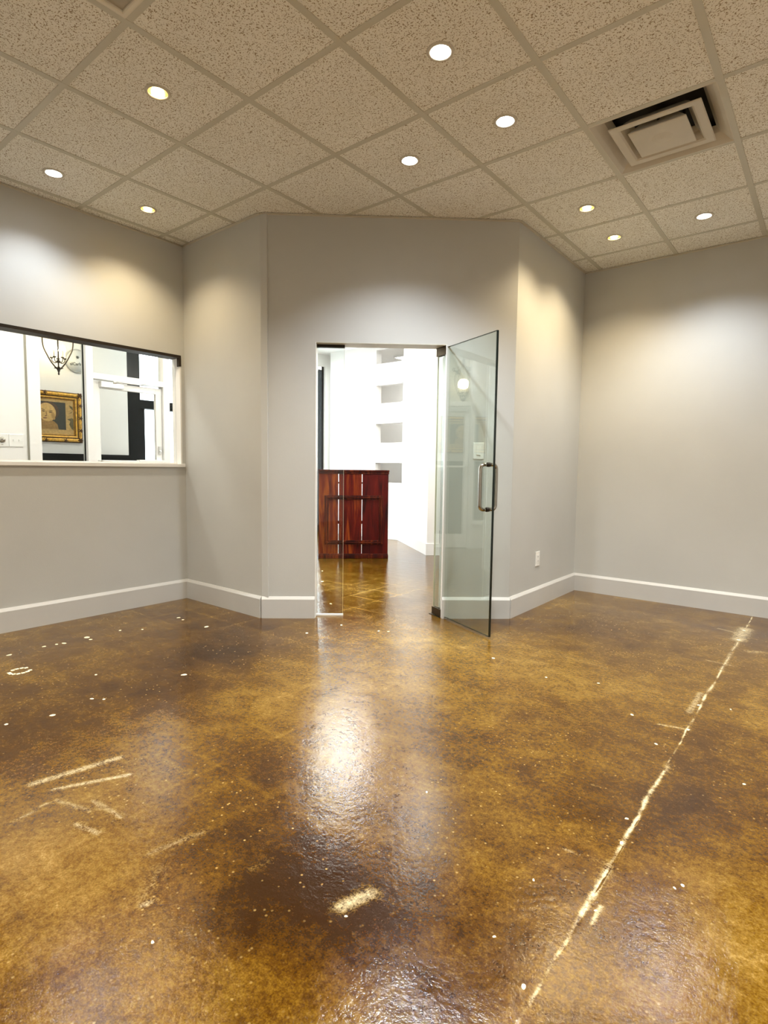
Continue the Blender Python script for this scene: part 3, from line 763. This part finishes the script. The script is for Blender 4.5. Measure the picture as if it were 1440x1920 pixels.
# ------------------------------------------------------------------ lobby beyond the glass
YW = 6.957; AX = Vector((-5.28, YW)); BX = Vector((-4.0935, 6.0085)); AD = (BX-AX).normalized(); AN = Vector((-AD.y, AD.x)); AA = math.atan2(AD.y, AD.x); ALEN = (BX-AX).length
SLOTS = [(0.895, 1.210), (1.525, 1.830), (2.145, 2.430), (2.765, 2.985)]
YK = 8.60
def lobby():
    t = 0.12
    # whole lobby ceiling
    b = B(); box(b, XS-t, XE+t, YB-t, YK+t, HL, HL+0.06); struct('ceiling_lobby', b, M['white'], 'plain white lobby ceiling')
    # backs of the room walls, painted white towards the lobby
    b = B(); wy0, wy1, wz0, wz1 = 0.10, 2.622, 1.115, 2.035; x1 = XL-t; x0 = x1-0.01
    box(b, x0, x1, -0.1, wy0, 0, HL); box(b, x0, x1, wy0, wy1, 0, wz0); box(b, x0, x1, wy0, wy1, wz1, HL); box(b, x0, x1, wy1, YL+t+0.01, 0, HL)
    box(b, x0, C1.x-0.05, YL+t, YL+t+0.01, 0, HL)
    struct('wall_lobby_window', b, M['white'], 'white lobby face of the window wall')
    b = B(); box(b, 0.02, 0.394, 0.14, 0.15, 0, HL); box(b, 1.351, WLEN-0.1, 0.14, 0.15, 0, HL); box(b, 0.394, 1.351, 0.14, 0.15, 2.034, HL)
    struct('wall_lobby_door', b, M['white'], 'white lobby face of the entrance wall', DW)
    b = B(); box(b, X2-t-0.01, X2-t, C2.y+0.08, YR+t, 0, HL); box(b, X2-t-0.01, -1.4, YR+t, YR+t+0.01, 0, HL)
    struct('wall_lobby_return', b, M['white'], 'white lobby face of the narrow wall')
    b = B(); box(b, XS-t, -1.4, YK, YK+t, 0, HL); struct('wall_lobby_far', b, M['white'], 'white wall at the far end of the lobby')
    b = B(); box(b, -1.4, -1.28, YR+t, YK+t, 0, HL); struct('wall_lobby_side', b, M['white'], 'white side wall of the lobby passage')
    b = B(); box(b, XS-t, XL-t, -0.22, -0.10, 0, HL); struct('wall_lobby_near', b, M['white'], 'white wall at the near end of the lobby')
    # slotted wall: solid part, then bands with openings that turn the corner on to the angled wall
    d = 0.13; sx0, sx1 = -5.77, -5.28; na = 0.16
    b = B(); box(b, -6.78, sx0, YW, YW+d, 0, HL)
    zz = [0.0] + [z for s in SLOTS for z in s] + [HL]
    for k in range(0, len(zz), 2):
        z0, z1 = zz[k], zz[k+1]
        box(b, sx0, sx1+0.001, YW, YW+d, z0, z1)
        e = AX + AD*na
        p = [tuple(AX), tuple(e), tuple(e+AN*d), (AX.x+0.02, YW+d)]
        prism(b, p, z0, z1)
    e = AX + AD*na
    f = BX + AD*0.0; g = BX + Vector((0.118, 0.111))
    prism(b, [tuple(e), tuple(f), tuple(g), tuple(e+AN*0.16)], 0, HL)
    struct('wall_slotted', b, M['white'], 'white lobby wall pierced by a column of four rectangular openings')
    b = B(); box(b, -6.78, AX.x, YW-0.015, YW, 0, 0.15, bev=0.002); struct('baseboard_slotted', b, M['white_trim'], 'white baseboard under the pierced lobby wall')
    b = B(); box(b, 0.0, ALEN+0.004, -0.016, 0, 0, 0.155, bev=0.002); struct('baseboard_angled', b, M['white_trim'], 'white baseboard on the angled lobby wall', at(AX.x, AX.y, 0, AA))
    v = Vector((0.118, 0.111)); b = B(); box(b, -0.014, v.length+0.01, -0.016, 0, 0, 0.155, bev=0.002); struct('baseboard_wall_end', b, M['white_trim'], 'white baseboard on the end of the angled lobby wall', at(BX.x, BX.y, 0, math.atan2(v.y, v.x)))
    # shop-front plane: solid pieces, then glazing
    b = B(); box(b, XS-t, XS, -0.1, 3.54, 0, HL); box(b, XS-t, XS, 4.36, 5.20, 0, HL); box(b, XS-t, XS, 7.16, YK, 0, HL); box(b, XS-t, XS, 5.20, 7.16, 2.86, HL)
    box(b, XS-t, XS-0.02, 7.02, 7.16, 0, 2.86)
    struct('wall_shopfront', b, M['white'], 'white outer wall of the vestibule')
    b = B(); box(b, XS, XS+0.03, 1.0, 3.54, 0, 1.22); box(b, XS, XS+0.045, 1.0, 3.54, 1.22, 1.25)
    struct('trim_8', b, M['black_wall'], 'black panelled lower wall under the gilt framed picture')
    # outer door with black frame
    r = empty('door_3', at(XS-0.06, 3.54, 0, PI/2)); tag(r, 'black framed outer glass door with daylight behind', kind='structure')
    b = B(); box(b, 0.0, 0.165, -0.06, 0.06, 0, HL); obj('frame_post', b, M['black_metal'], r)
    b = B(); box(b, 0.165, 0.82, -0.06, 0.06, 1.855, 1.965); obj('frame_head', b, M['black_metal'], r)
    b = B(); box(b, 0.165, 0.235, -0.035, 0.035, 0, 1.855); box(b, 0.75, 0.82, -0.035, 0.035, 0, 1.855); box(b, 0.235, 0.75, -0.035, 0.035, 0, 0.22); lf = obj('leaf_frame', b, M['black_metal'], r)
    b = B(); box(b, 0.235, 0.75, -0.006, 0.006, 0.22, 1.855); obj('pane', b, M['glass'], lf)
    b = B(); box(b, 0.165, 0.82, -0.006, 0.006, 1.965, HL); obj('transom_pane', b, M['glass'], r)
    # big shop window further along
    r = empty('window_3', at(XS-0.06, 5.20, 0, PI/2)); tag(r, 'tall black framed shop window at the far side of the lobby', kind='structure')
    b = B(); box(b, 0, 0.05, -0.05, 0.05, 0, 2.86); obj('frame_post', b, M['black_metal'], r)
    b = B(); box(b, 1.775, 1.825, -0.05, 0.075, 0, 2.86); obj('frame_post', b, M['black_metal'], r)
    b = B(); box(b, 0.05, 1.775, -0.05, 0.05, 0, 0.12); obj('bottom_rail', b, M['black_metal'], r)
    b = B(); box(b, 0.05, 1.775, -0.05, 0.05, 2.80, 2.86); obj('top_rail', b, M['alum'], r)
    b = B(); box(b, 0.05, 1.775, -0.006, 0.006, 0.12, 2.80); obj('pane', b, M['glass'], r)
    b = B(); box(b, 1.83, 1.96, -0.085, -0.045, 0, 2.86); obj('jamb_casing', b, M['white_trim'], r)
    # vestibule end wall
    b = B(); box(b, XS, XP+0.05, 4.36, 4.46, 0, HL); struct('wall_vestibule_end', b, M['white'], 'white end wall of the vestibule')
    b = B(); box(b, XP-0.10, XP, -0.1, 2.075, 0, HL); struct('wall_partition', b, M['white'], 'white lobby wall carrying the thermostat')
    b = B(); box(b, XP-0.11, XP+0.016, 2.062, 2.168, 0, HL, bev=0.003); struct('trim_9', b, M['white_trim'], 'white casing at the end of the thermostat wall')
    b = B(); box(b, XP, XP+0.006, 2.046, 2.062, 0, HL); struct('trim_10', b, paint('shadow_gap_grey', (0.30, 0.28, 0.23), rough=0.7), 'narrow grey joint strip beside the white casing')
lobby()
b = B(); box(b, -30, XS-0.13, -15, 25, -0.06, -0.01); struct('ground_outside', b, M['ground'], 'pale pavement outside the shop front')

def vestibule_screen():
    """white framed glazed screen with a door between lobby and vestibule"""
    mw = at(XP, 2.168, 0, PI/2)            # x along +Y, y towards the street
    r = empty('window_4', mw); tag(r, 'white framed glazed screen around the vestibule door', kind='structure')
    y0, y1 = -0.02, 0.09
    def bar(nm, a, c, z0, z1, m='white_trim'):
        b = B(); box(b, a, c, y0, y1, z0, z1, bev=0.002); return obj(nm, b, M[m], r)
    bar('mullion', 0.425, 0.495, 0, HL); bar('mullion', 1.262, 1.335, 0, HL); bar('mullion', 2.12, 2.19, 0, HL)
    b = B(); box(b, 0.417, 0.425, 0.030, 0.046, 0.4, HL); obj('glazing_gasket', b, M['black_metal'], r)
    bar('transom_bar', 0.495, 1.262, 2.005, 2.065)
    bar('sill_rail', 0.0, 0.425, 0.34, 0.40); bar('sill_rail', 1.335, 2.12, 0.34, 0.40)
    b = B(); box(b, 0.0, 0.425, 0.02, 0.06, 0.0, 0.34); obj('lower_panel', b, M['white'], r)
    b = B(); box(b, 1.335, 2.12, 0.02, 0.06, 0.0, 0.34); obj('lower_panel', b, M['white'], r)
    for a, c, z0, z1 in ((0.0, 0.417, 0.40, HL), (0.495, 1.262, 2.065, HL), (1.335, 2.12, 0.40, HL)):
        b = B(); box(b, a, c, 0.036, 0.042, z0, z1); obj('pane', b, M['transom_glass' if a == 0.495 else 'glass'], r)
    # door leaf
    d = empty('door_2', mw); tag(d, 'white framed glass vestibule door with a closer and push bar', kind='structure')
    z1 = 1.985
    for nm, a, c, p, q in (('stile', 0.500, 0.570, 0.01, z1), ('stile', 1.187, 1.257, 0.01, z1), ('top_rail', 0.570, 1.187, z1-0.065, z1), ('bottom_rail', 0.570, 1.187, 0.01, 0.20)):
        b = B(); box(b, a, c, 0.015, 0.06, p, q, bev=0.002); obj(nm, b, M['white_trim'], d)
    b = B(); box(b, 0.570, 1.187, 0.034, 0.040, 0.20, z1-0.065); obj('pane', b, M['glass'], d)
    b = B(); box(b, 0.53, 1.23, -0.045, -0.020, 1.150, 1.175, bev=0.004); box(b, 0.535, 0.56, -0.045, 0.015, 1.150, 1.175); push = obj('push_bar', b, M['white_trim'], d)
    b = B(); box(b, 0.95, 1.24, -0.055, 0.015, 1.145, 1.185, bev=0.003); obj('latch_case', b, M['white_trim'], push)
    b = B(); box(b, 1.205, 1.235, -0.006, 0.015, 1.25, 1.34, bev=0.003); lathe(b, [(0.010, 1.28), (0.010, 1.30), (0, 1.30)], 12, 1.22, -0.01); obj('lock', b, M['alum'], d)
    # surface closer
    b = B(); box(b, 0.56, 0.80, -0.045, 0.015, 1.925, 1.985, bev=0.004); c = obj('door_closer', b, M['alum'], d)
    b = B(); tube(b, [(0.70, -0.05, 1.99), (0.95, -0.11, 1.985)], 0.008, 8); tube(b, [(0.95, -0.11, 1.985), (1.05, -0.02, 2.015)], 0.008, 8); tube(b, [(0.70, -0.05, 1.975), (0.70, -0.05, 2.0)], 0.016, 10); obj('closer_arm', b, M['alum'], c)
vestibule_screen()

wall_plate('light_switch', at(XP, 1.953, 1.342, PI/2), 0.116, 0.116, 'white double toggle switch plate beside the thermostat', 'switch', 'double')
wall_plate('thermostat', at(XP, 1.838, 1.340, PI/2), 0.105, 0.118, 'white wall thermostat with a round metal dial', 'thermostat', 'dial')
wall_plate('light_switch', at(-6.32, YW, 1.665, 0), 0.075, 0.118, 'small white light switch on the pierced lobby wall', 'switch', 'rocker')
q = AX + AD*0.80
wall_plate('light_switch', at(q.x, q.y, 1.690, AA), 0.075, 0.122, 'white light switch on the angled lobby wall', 'switch', 'rocker')

# ------------------------------------------------------------------ lobby fixtures
G = 'lit fluorescent fixtures on the lobby ceiling'
lit_troffer(-5.25, 5.62, HL, 0.42, 0.62, 'lit square light fixture over the wooden counter', G, TROFF_M)
lit_troffer(-3.20, 5.05, HL, 0.30, 1.0, 'lit long light fixture behind the entrance wall', G, TROFF_M, 0.7)
lit_troffer(-5.15, 2.30, HL, 0.28, 1.2, 'lit long light fixture in front of the vestibule screen', G, TROFF_F)
lit_troffer(-5.20, 0.70, HL, 0.28, 1.2, 'lit long light fixture beside the thermostat wall', G, TROFF_F)
lit_troffer(-4.75, 3.90, HL, 0.28, 1.2, 'lit long light fixture between the two lobby windows', G, TROFF_F)
lit_troffer(-6.35, 3.75, HL, 0.5, 0.5, 'added square light panel brightening the vestibule', G, FILL_V)  # added fill light, makes the vestibule walls brighter
lit_troffer(-5.6, 8.0, HL, 0.9, 0.4, 'added unseen light panel brightening the passage behind the pierced wall', G, FILL_P)  # unseen fill light added so the wall openings look pale

# ------------------------------------------------------------------ wooden counter
def counter():
    mw = at(-4.935, 4.866, 0, math.atan2(0.59, 0.63))
    r = empty('wooden_counter', mw); tag(r, 'dark red wooden counter of vertical boards with a raised rectangular moulding', 'counter')
    ln, H = 0.863, 1.102
    gaps = [0.245, 0.534]; g = 0.0034
    xs = [0.006, gaps[0]-g, gaps[0]+g, gaps[1]-g, gaps[1]+g, ln-0.006]
    for k, m in enumerate(('wood_a', 'wood_b', 'wood_c')):
        b = B(); box(b, xs[2*k], xs[2*k+1], 0.0, 0.022, 0.055, H-0.045, bev=0.003); obj('board', b, M[m], r)
    def rail(nm, x0, x1, z0, z1, y0=-0.03, m='wood_m', bev=0.004):
        b = B(); box(b, x0, x1, y0, 0.024, z0, z1, bev=bev); return obj(nm, b, M[m], r)
    rail('top_cap', -0.004, ln+0.006, H-0.022, H, -0.022); rail('cap_moulding', -0.001, ln+0.003, H-0.052, H-0.022, -0.010)
    rail('plinth', -0.002, ln+0.004, 0.0, 0.045, -0.014); rail('plinth_moulding', 0.0, ln+0.002, 0.045, 0.060, -0.008)
    # stepped picture moulding
    X0, X1, Z0, Z1 = 0.074, 0.796, 0.178, 0.786
    for w0, w1, y in ((0.0, 0.016, -0.014), (0.016, 0.032, -0.030), (0.032, 0.050, -0.013)):
        for nm, a, c, p, q in (('moulding', X0+w0, X1-w0, Z1-w1, Z1-w0), ('moulding', X0+w0, X1-w0, Z0+w0, Z0+w1), ('moulding', X0+w0, X0+w1, Z0+w1, Z1-w1), ('moulding', X1-w1, X1-w0, Z0+w1, Z1-w1)):
            b = B(); box(b, a, c, y, 0.001, p, q, bev=0.003); obj(nm, b, M['wood_m'], r)
    b = B(); box(b, 0.0, 0.022, 0.022, 0.45, 0.0, H-0.022); obj('side_panel', b, M['wood_a'], r)
    b = B(); box(b, ln-0.022, ln, 0.022, 0.10, 0.0, H-0.022); obj('side_panel', b, M['wood_c'], r)
    b = B(); box(b, 0.0, ln, 0.024, 0.035, 0.43, 0.47); obj('back_rail', b, M['wood_c'], r)
    b = B(); box(b, 0.02, ln-0.02, 0.024, 0.04, 0.93, 0.95); obj('back_rail', b, M['wood_c'], r)
counter()

# ------------------------------------------------------------------ lantern chandelier in the vestibule
def chandelier():
    z0 = 2.105
    r = empty('lantern_chandelier', at(-6.735, 2.64, z0)); r.scale = (0.76, 0.76, 0.88); tag(r, 'wrought iron lantern chandelier with glowing candle bulbs hanging in the vestibule', 'chandelier')
    ir = M['iron']
    def cr(pts, n=5):
        out = []
        P = [Vector(p) for p in pts]; P = [2*P[0]-P[1]] + P + [2*P[-1]-P[-2]]
        for k in range(1, len(P)-2):
            for i in range(n):
                t = i/n; a, b, c, d = P[k-1], P[k], P[k+1], P[k+2]
                out.append(0.5*((2*b)+(c-a)*t+(2*a-5*b+4*c-d)*t*t+(3*b-a-3*c+d)*t**3))
        return out + [P[-2]]
    for k in range(4):
        a = 1.197 + k*PI/2; c, s = math.cos(a), math.sin(a)
        prof = [(0.012, 0.070), (0.048, 0.104), (0.10, 0.17), (0.143, 0.247), (0.178, 0.32), (0.192, 0.40), (0.188, 0.48), (0.160, 0.53), (0.155, 0.555), (0.185, 0.575), (0.222, 0.560), (0.240, 0.590), (0.222, 0.616), (0.200, 0.600)]
        b = B(); tube(b, cr([(p*c, p*s, z) for p, z in prof]), 0.0092, 7); obj('rib', b, ir, r)
        prof = [(0.160, 0.53), (0.12, 0.56), (0.09, 0.60), (0.06, 0.63), (0.03, 0.67), (0.018, 0.72)]
        b = B(); tube(b, cr([(p*c, p*s, z) for p, z in prof]), 0.0065, 7); obj('upper_scroll', b, ir, r)
        prof = [(0.10, 0.58), (0.125, 0.615), (0.118, 0.65), (0.10, 0.64), (0.105, 0.625)]
        b = B(); tube(b, cr([(p*c, p*s, z) for p, z in prof]), 0.005, 7); obj('curl', b, ir, r)
    b = B(); lathe(b, [(0, 0.0), (0.010, 0.004), (0.013, 0.02), (0.009, 0.03), (0.022, 0.065), (0.034, 0.085), (0.020, 0.09), (0.010, 0.11), (0, 0.11)], 14); f = obj('finial', b, ir, r)
    b = B()
    for k in range(6):
        a = k*PI/3; c, s = math.cos(a), math.sin(a)
        tube(b, [(0.015*c, 0.015*s, 0.078), (0.045*c, 0.045*s, 0.088), (0.062*c, 0.062*s, 0.082)], [0.010, 0.008, 0.002], 6)
    obj('leaf_collar', b, ir, f)
    b = B(); lathe(b, [(0.006, 0.10), (0.006, 0.145), (0.024, 0.155), (0.030, 0.17), (0.012, 0.185), (0.006, 0.20), (0.006, 0.68), (0.014, 0.69), (0.022, 0.72), (0.030, 0.76), (0.012, 0.79), (0.008, 0.84)], 12); obj('stem', b, ir, r)
    b = B(); lathe(b, [(0.0, 1.030), (0.02, 1.034), (0.055, 1.058), (0.060, 1.085), (0, 1.085)], 20); obj('ceiling_rose', b, ir, r)
    b = B(); tube(b, [(0, 0, 0.83), (0, 0, 1.035)], 0.006, 8); obj('hanger', b, ir, r)
    bulb = glow('candle_bulb', (1.0, 0.80, 0.45), 30.0); wax = paint('ivory_candle_sleeve', (0.9, 0.84, 0.68), rough=0.5, bump=0.0)
    for k in range(5):
        a = k*2*PI/5+0.3; c, s = math.cos(a), math.sin(a)
        b = B(); tube(b, cr([(0.012*c, 0.012*s, 0.165), (0.045*c, 0.045*s, 0.150), (0.080*c, 0.080*s, 0.170), (0.088*c, 0.088*s, 0.205)]), 0.005, 7); arm = obj('arm', b, ir, r)
        b = B(); lathe(b, [(0, 0.200), (0.020, 0.206), (0.024, 0.216), (0.012, 0.216), (0, 0.216)], 14, 0.088*c, 0.088*s); obj('drip_cup', b, ir, arm)
        b = B(); lathe(b, [(0.011, 0.214), (0.011, 0.295), (0, 0.295)], 12, 0.088*c, 0.088*s); obj('candle_sleeve', b, wax, arm)
        b = B(); lathe(b, [(0.006, 0.294), (0.015, 0.312), (0.016, 0.330), (0.009, 0.355), (0, 0.372)], 12, 0.088*c, 0.088*s); obj('bulb', b, bulb, arm)
    L = bpy.data.lights.new('candle_light', 'POINT'); L.energy = 3; L.color = (1.0, 0.80, 0.50); L.shadow_soft_size = 0.08
    lo = bpy.data.objects.new('candle_light', L); COL.objects.link(lo); lo.parent = r; lo.location = (0, 0, 0.36)
chandelier()

# ------------------------------------------------------------------ gilt framed picture: a plain generic head study
def picture():
    W_, H_ = 0.80, 0.575
    r = empty('framed_picture', at(XS+0.004, 2.972-W_, 1.378, PI/2)); tag(r, 'ornate gilt framed picture of a sepia head study in the vestibule', 'picture')
    # frame of four mitred stepped bars: profile (distance in from the outer edge, height off the wall)
    prof = [(0.0, 0.0), (0.0, 0.030), (0.012, 0.040), (0.030, 0.046), (0.045, 0.034), (0.052, 0.030), (0.060, 0.036), (0.072, 0.034), (0.078, 0.022), (0.086, 0.022), (0.092, 0.012)]
    cor = [((0, 0), (1, 1)), ((W_, 0), (-1, 1)), ((W_, H_), (-1, -1)), ((0, H_), (1, -1))]
    for k in range(4):
        (ax, az), (sx, sz) = cor[k]; (bx, bz), (tx, tz) = cor[(k+1) % 4]
        b = B(); pa = [b.verts.new((ax+sx*d, -h, az+sz*d)) for d, h in prof]; pb = [b.verts.new((bx+tx*d, -h, bz+tz*d)) for d, h in prof]
        for i in range(len(prof)-1):
            f = b.faces.new((pa[i], pb[i], pb[i+1], pa[i+1])); f.material_index = 1 if i in (0, 1, 4, 5, 8) else 0
        obj('frame_bar', b, [M['gold'], M['gold_dark']], r)
    for (ax, az), (sx, sz) in cor:          # carved corner and edge scrolls
        b = B(); c = Vector((ax+sx*0.028, -0.036, az+sz*0.028))
        for q in range(6):
            a = q*PI/3; tube(b, [c, c+Vector((0.034*math.cos(a), -0.008, 0.034*math.sin(a)))], [0.013, 0.005], 7)
        obj('corner_ornament', b, M['gold_dark'], r)
    for x, z in ((W_/2, 0.022), (W_/2, H_-0.022), (0.022, H_/2), (W_-0.022, H_/2), (W_*0.76, 0.022), (W_-0.022, H_*0.75), (W_-0.022, H_*0.25)):
        b = B()
        for q in range(5):
            a = q*2*PI/5; tube(b, [(x, -0.040, z), (x+0.026*math.cos(a), -0.040, z+0.026*math.sin(a))], [0.010, 0.004], 6)
        obj('edge_ornament', b, M['gold_dark'], r)
    # canvas and painted shapes as thin paint layers
    def flat(nm, pts, y, col, par, vary=0.18):
        b = B(); f = [b.verts.new((x, y, z)) for x, z in pts]; g = [b.verts.new((x, y+0.0006, z)) for x, z in pts]
        b.faces.new(f); b.faces.new(g[::-1]); n = len(pts)
        for k in range(n): b.faces.new((f[k], f[(k+1) % n], g[(k+1) % n], g[k]))
        return obj(nm, b, paint(nm+'_pigment', col, rough=0.5, vary=vary, scale=45, bump=0.1), par)
    def ell(cx, cz, rx, rz, n=28, rot=0.0):
        return [(cx+rx*math.cos(t)*math.cos(rot)-rz*math.sin(t)*math.sin(rot), cz+rx*math.cos(t)*math.sin(rot)+rz*math.sin(t)*math.cos(rot)) for t in [2*PI*k/n for k in range(n)]]
    cv = flat('canvas', [(0.085, 0.085), (W_-0.085, 0.085), (W_-0.085, H_-0.085), (0.085, H_-0.085)], -0.0112, (0.46, 0.30, 0.10), r)
    flat('backdrop', [(0.16, 0.145), (0.625, 0.145), (0.625, 0.455), (0.16, 0.455)], -0.0120, (0.024, 0.026, 0.014), cv)
    flat('shoulders', [(0.30, 0.145), (0.545, 0.145), (0.535, 0.20), (0.50, 0.235), (0.46, 0.25), (0.38, 0.25), (0.33, 0.23)], -0.0126, (0.30, 0.17, 0.045), cv)
    flat('hair', ell(0.435, 0.345, 0.118, 0.112, rot=0.2), -0.0132, (0.065, 0.032, 0.008), cv)
    flat('neck', ell(0.425, 0.245, 0.055, 0.05), -0.0138, (0.34, 0.19, 0.055), cv)
    flat('face', ell(0.428, 0.335, 0.092, 0.104, rot=0.25), -0.0146, (0.58, 0.37, 0.12), cv, 0.16)
    for nm, x, z, rx, rz, ro, co in (('brow', 0.388, 0.360, 0.022, 0.004, -0.35, (0.13, 0.07, 0.02)), ('brow', 0.465, 0.352, 0.024, 0.004, 0.15, (0.13, 0.07, 0.02)), ('eye', 0.390, 0.343, 0.017, 0.006, -0.25, (0.09, 0.05, 0.015)), ('eye', 0.462, 0.335, 0.018, 0.006, 0.1, (0.09, 0.05, 0.015)),
                                     ('nose_shade', 0.420, 0.318, 0.006, 0.030, 0.1, (0.30, 0.17, 0.05)), ('nostril', 0.413, 0.292, 0.012, 0.005, 0.1, (0.16, 0.08, 0.03)), ('lips', 0.405, 0.268, 0.022, 0.007, -0.05, (0.22, 0.09, 0.035)), ('cheek_shade', 0.490, 0.300, 0.018, 0.050, 0.25, (0.40, 0.24, 0.075))):
        flat(nm, ell(x, z, rx, rz, 14, ro), -0.0152 if nm != 'cheek_shade' else -0.0149, co, cv, 0.1)
    for pts in ([(0.665, 0.43), (0.70, 0.415), (0.712, 0.37), (0.695, 0.385), (0.675, 0.40)], [(0.64, 0.27), (0.69, 0.285), (0.713, 0.275), (0.713, 0.14), (0.685, 0.16), (0.66, 0.21), (0.675, 0.245)], [(0.65, 0.33), (0.69, 0.345), (0.71, 0.375), (0.69, 0.355)]):
        flat('leaf', pts, -0.0122, (0.10, 0.08, 0.02), cv)
picture()

# ------------------------------------------------------------------ round wall plate with lettering
def plaque():
    r = empty('round_plaque', at(XS, 2.945, 2.33, PI/2)); r.scale = (0.84, 1.0, 0.84); tag(r, 'round pale grey wall plaque with a dark emblem and lettering', 'plaque')
    rim = paint('plaque_grey', (0.42, 0.44, 0.43), rough=0.4, bump=0.0); fc = paint('plaque_face', (0.66, 0.70, 0.70), rough=0.45, vary=0.08, scale=14, bump=0.0)
    ink = paint('plaque_ink', (0.07, 0.085, 0.08), rough=0.5, bump=0.0)
    b = B(); lathe(b, [(0.0, 0.0), (0.165, 0.0), (0.165, 0.018), (0.150, 0.024), (0.146, 0.018), (0.0, 0.018)], 40); o = obj('rim', b, rim, r); o.rotation_euler = (PI/2, 0, 0)
    b = B(); lathe(b, [(0.0, 0.0195), (0.146, 0.0195), (0.146, 0.017), (0, 0.017)], 40); o = obj('face', b, fc, r); o.rotation_euler = (PI/2, 0, 0)
    b = B()
    for q in range(6):
        a = q*PI/3; tube(b, [(0, -0.0200, 0.052), (0.022*math.cos(a), -0.0200, 0.052+0.022*math.sin(a))], [0.009, 0.004], 6)
    obj('emblem', b, ink, r)
    cu = bpy.data.curves.new('lettering', 'FONT'); cu.body = 'alCarbog'; cu.size = 0.056; cu.align_x = 'CENTER'; cu.extrude = 0.0006; cu.offset = 0.0012
    to = bpy.data.objects.new('lettering_tmp', cu); COL.objects.link(to)
    bpy.context.view_layer.update()
    me = bpy.data.meshes.new_from_object(to.evaluated_get(bpy.context.evaluated_depsgraph_get()))
    bpy.data.objects.remove(to); me.materials.clear(); me.materials.append(ink)
    o = bpy.data.objects.new('lettering', me); COL.objects.link(o); o.parent = r
    o.matrix_local = Matrix.Translation((0.002, -0.0205, -0.058)) @ Matrix.Rotation(PI/2, 4, 'X') @ Matrix.Rotation(0.10, 4, 'Z')
plaque()
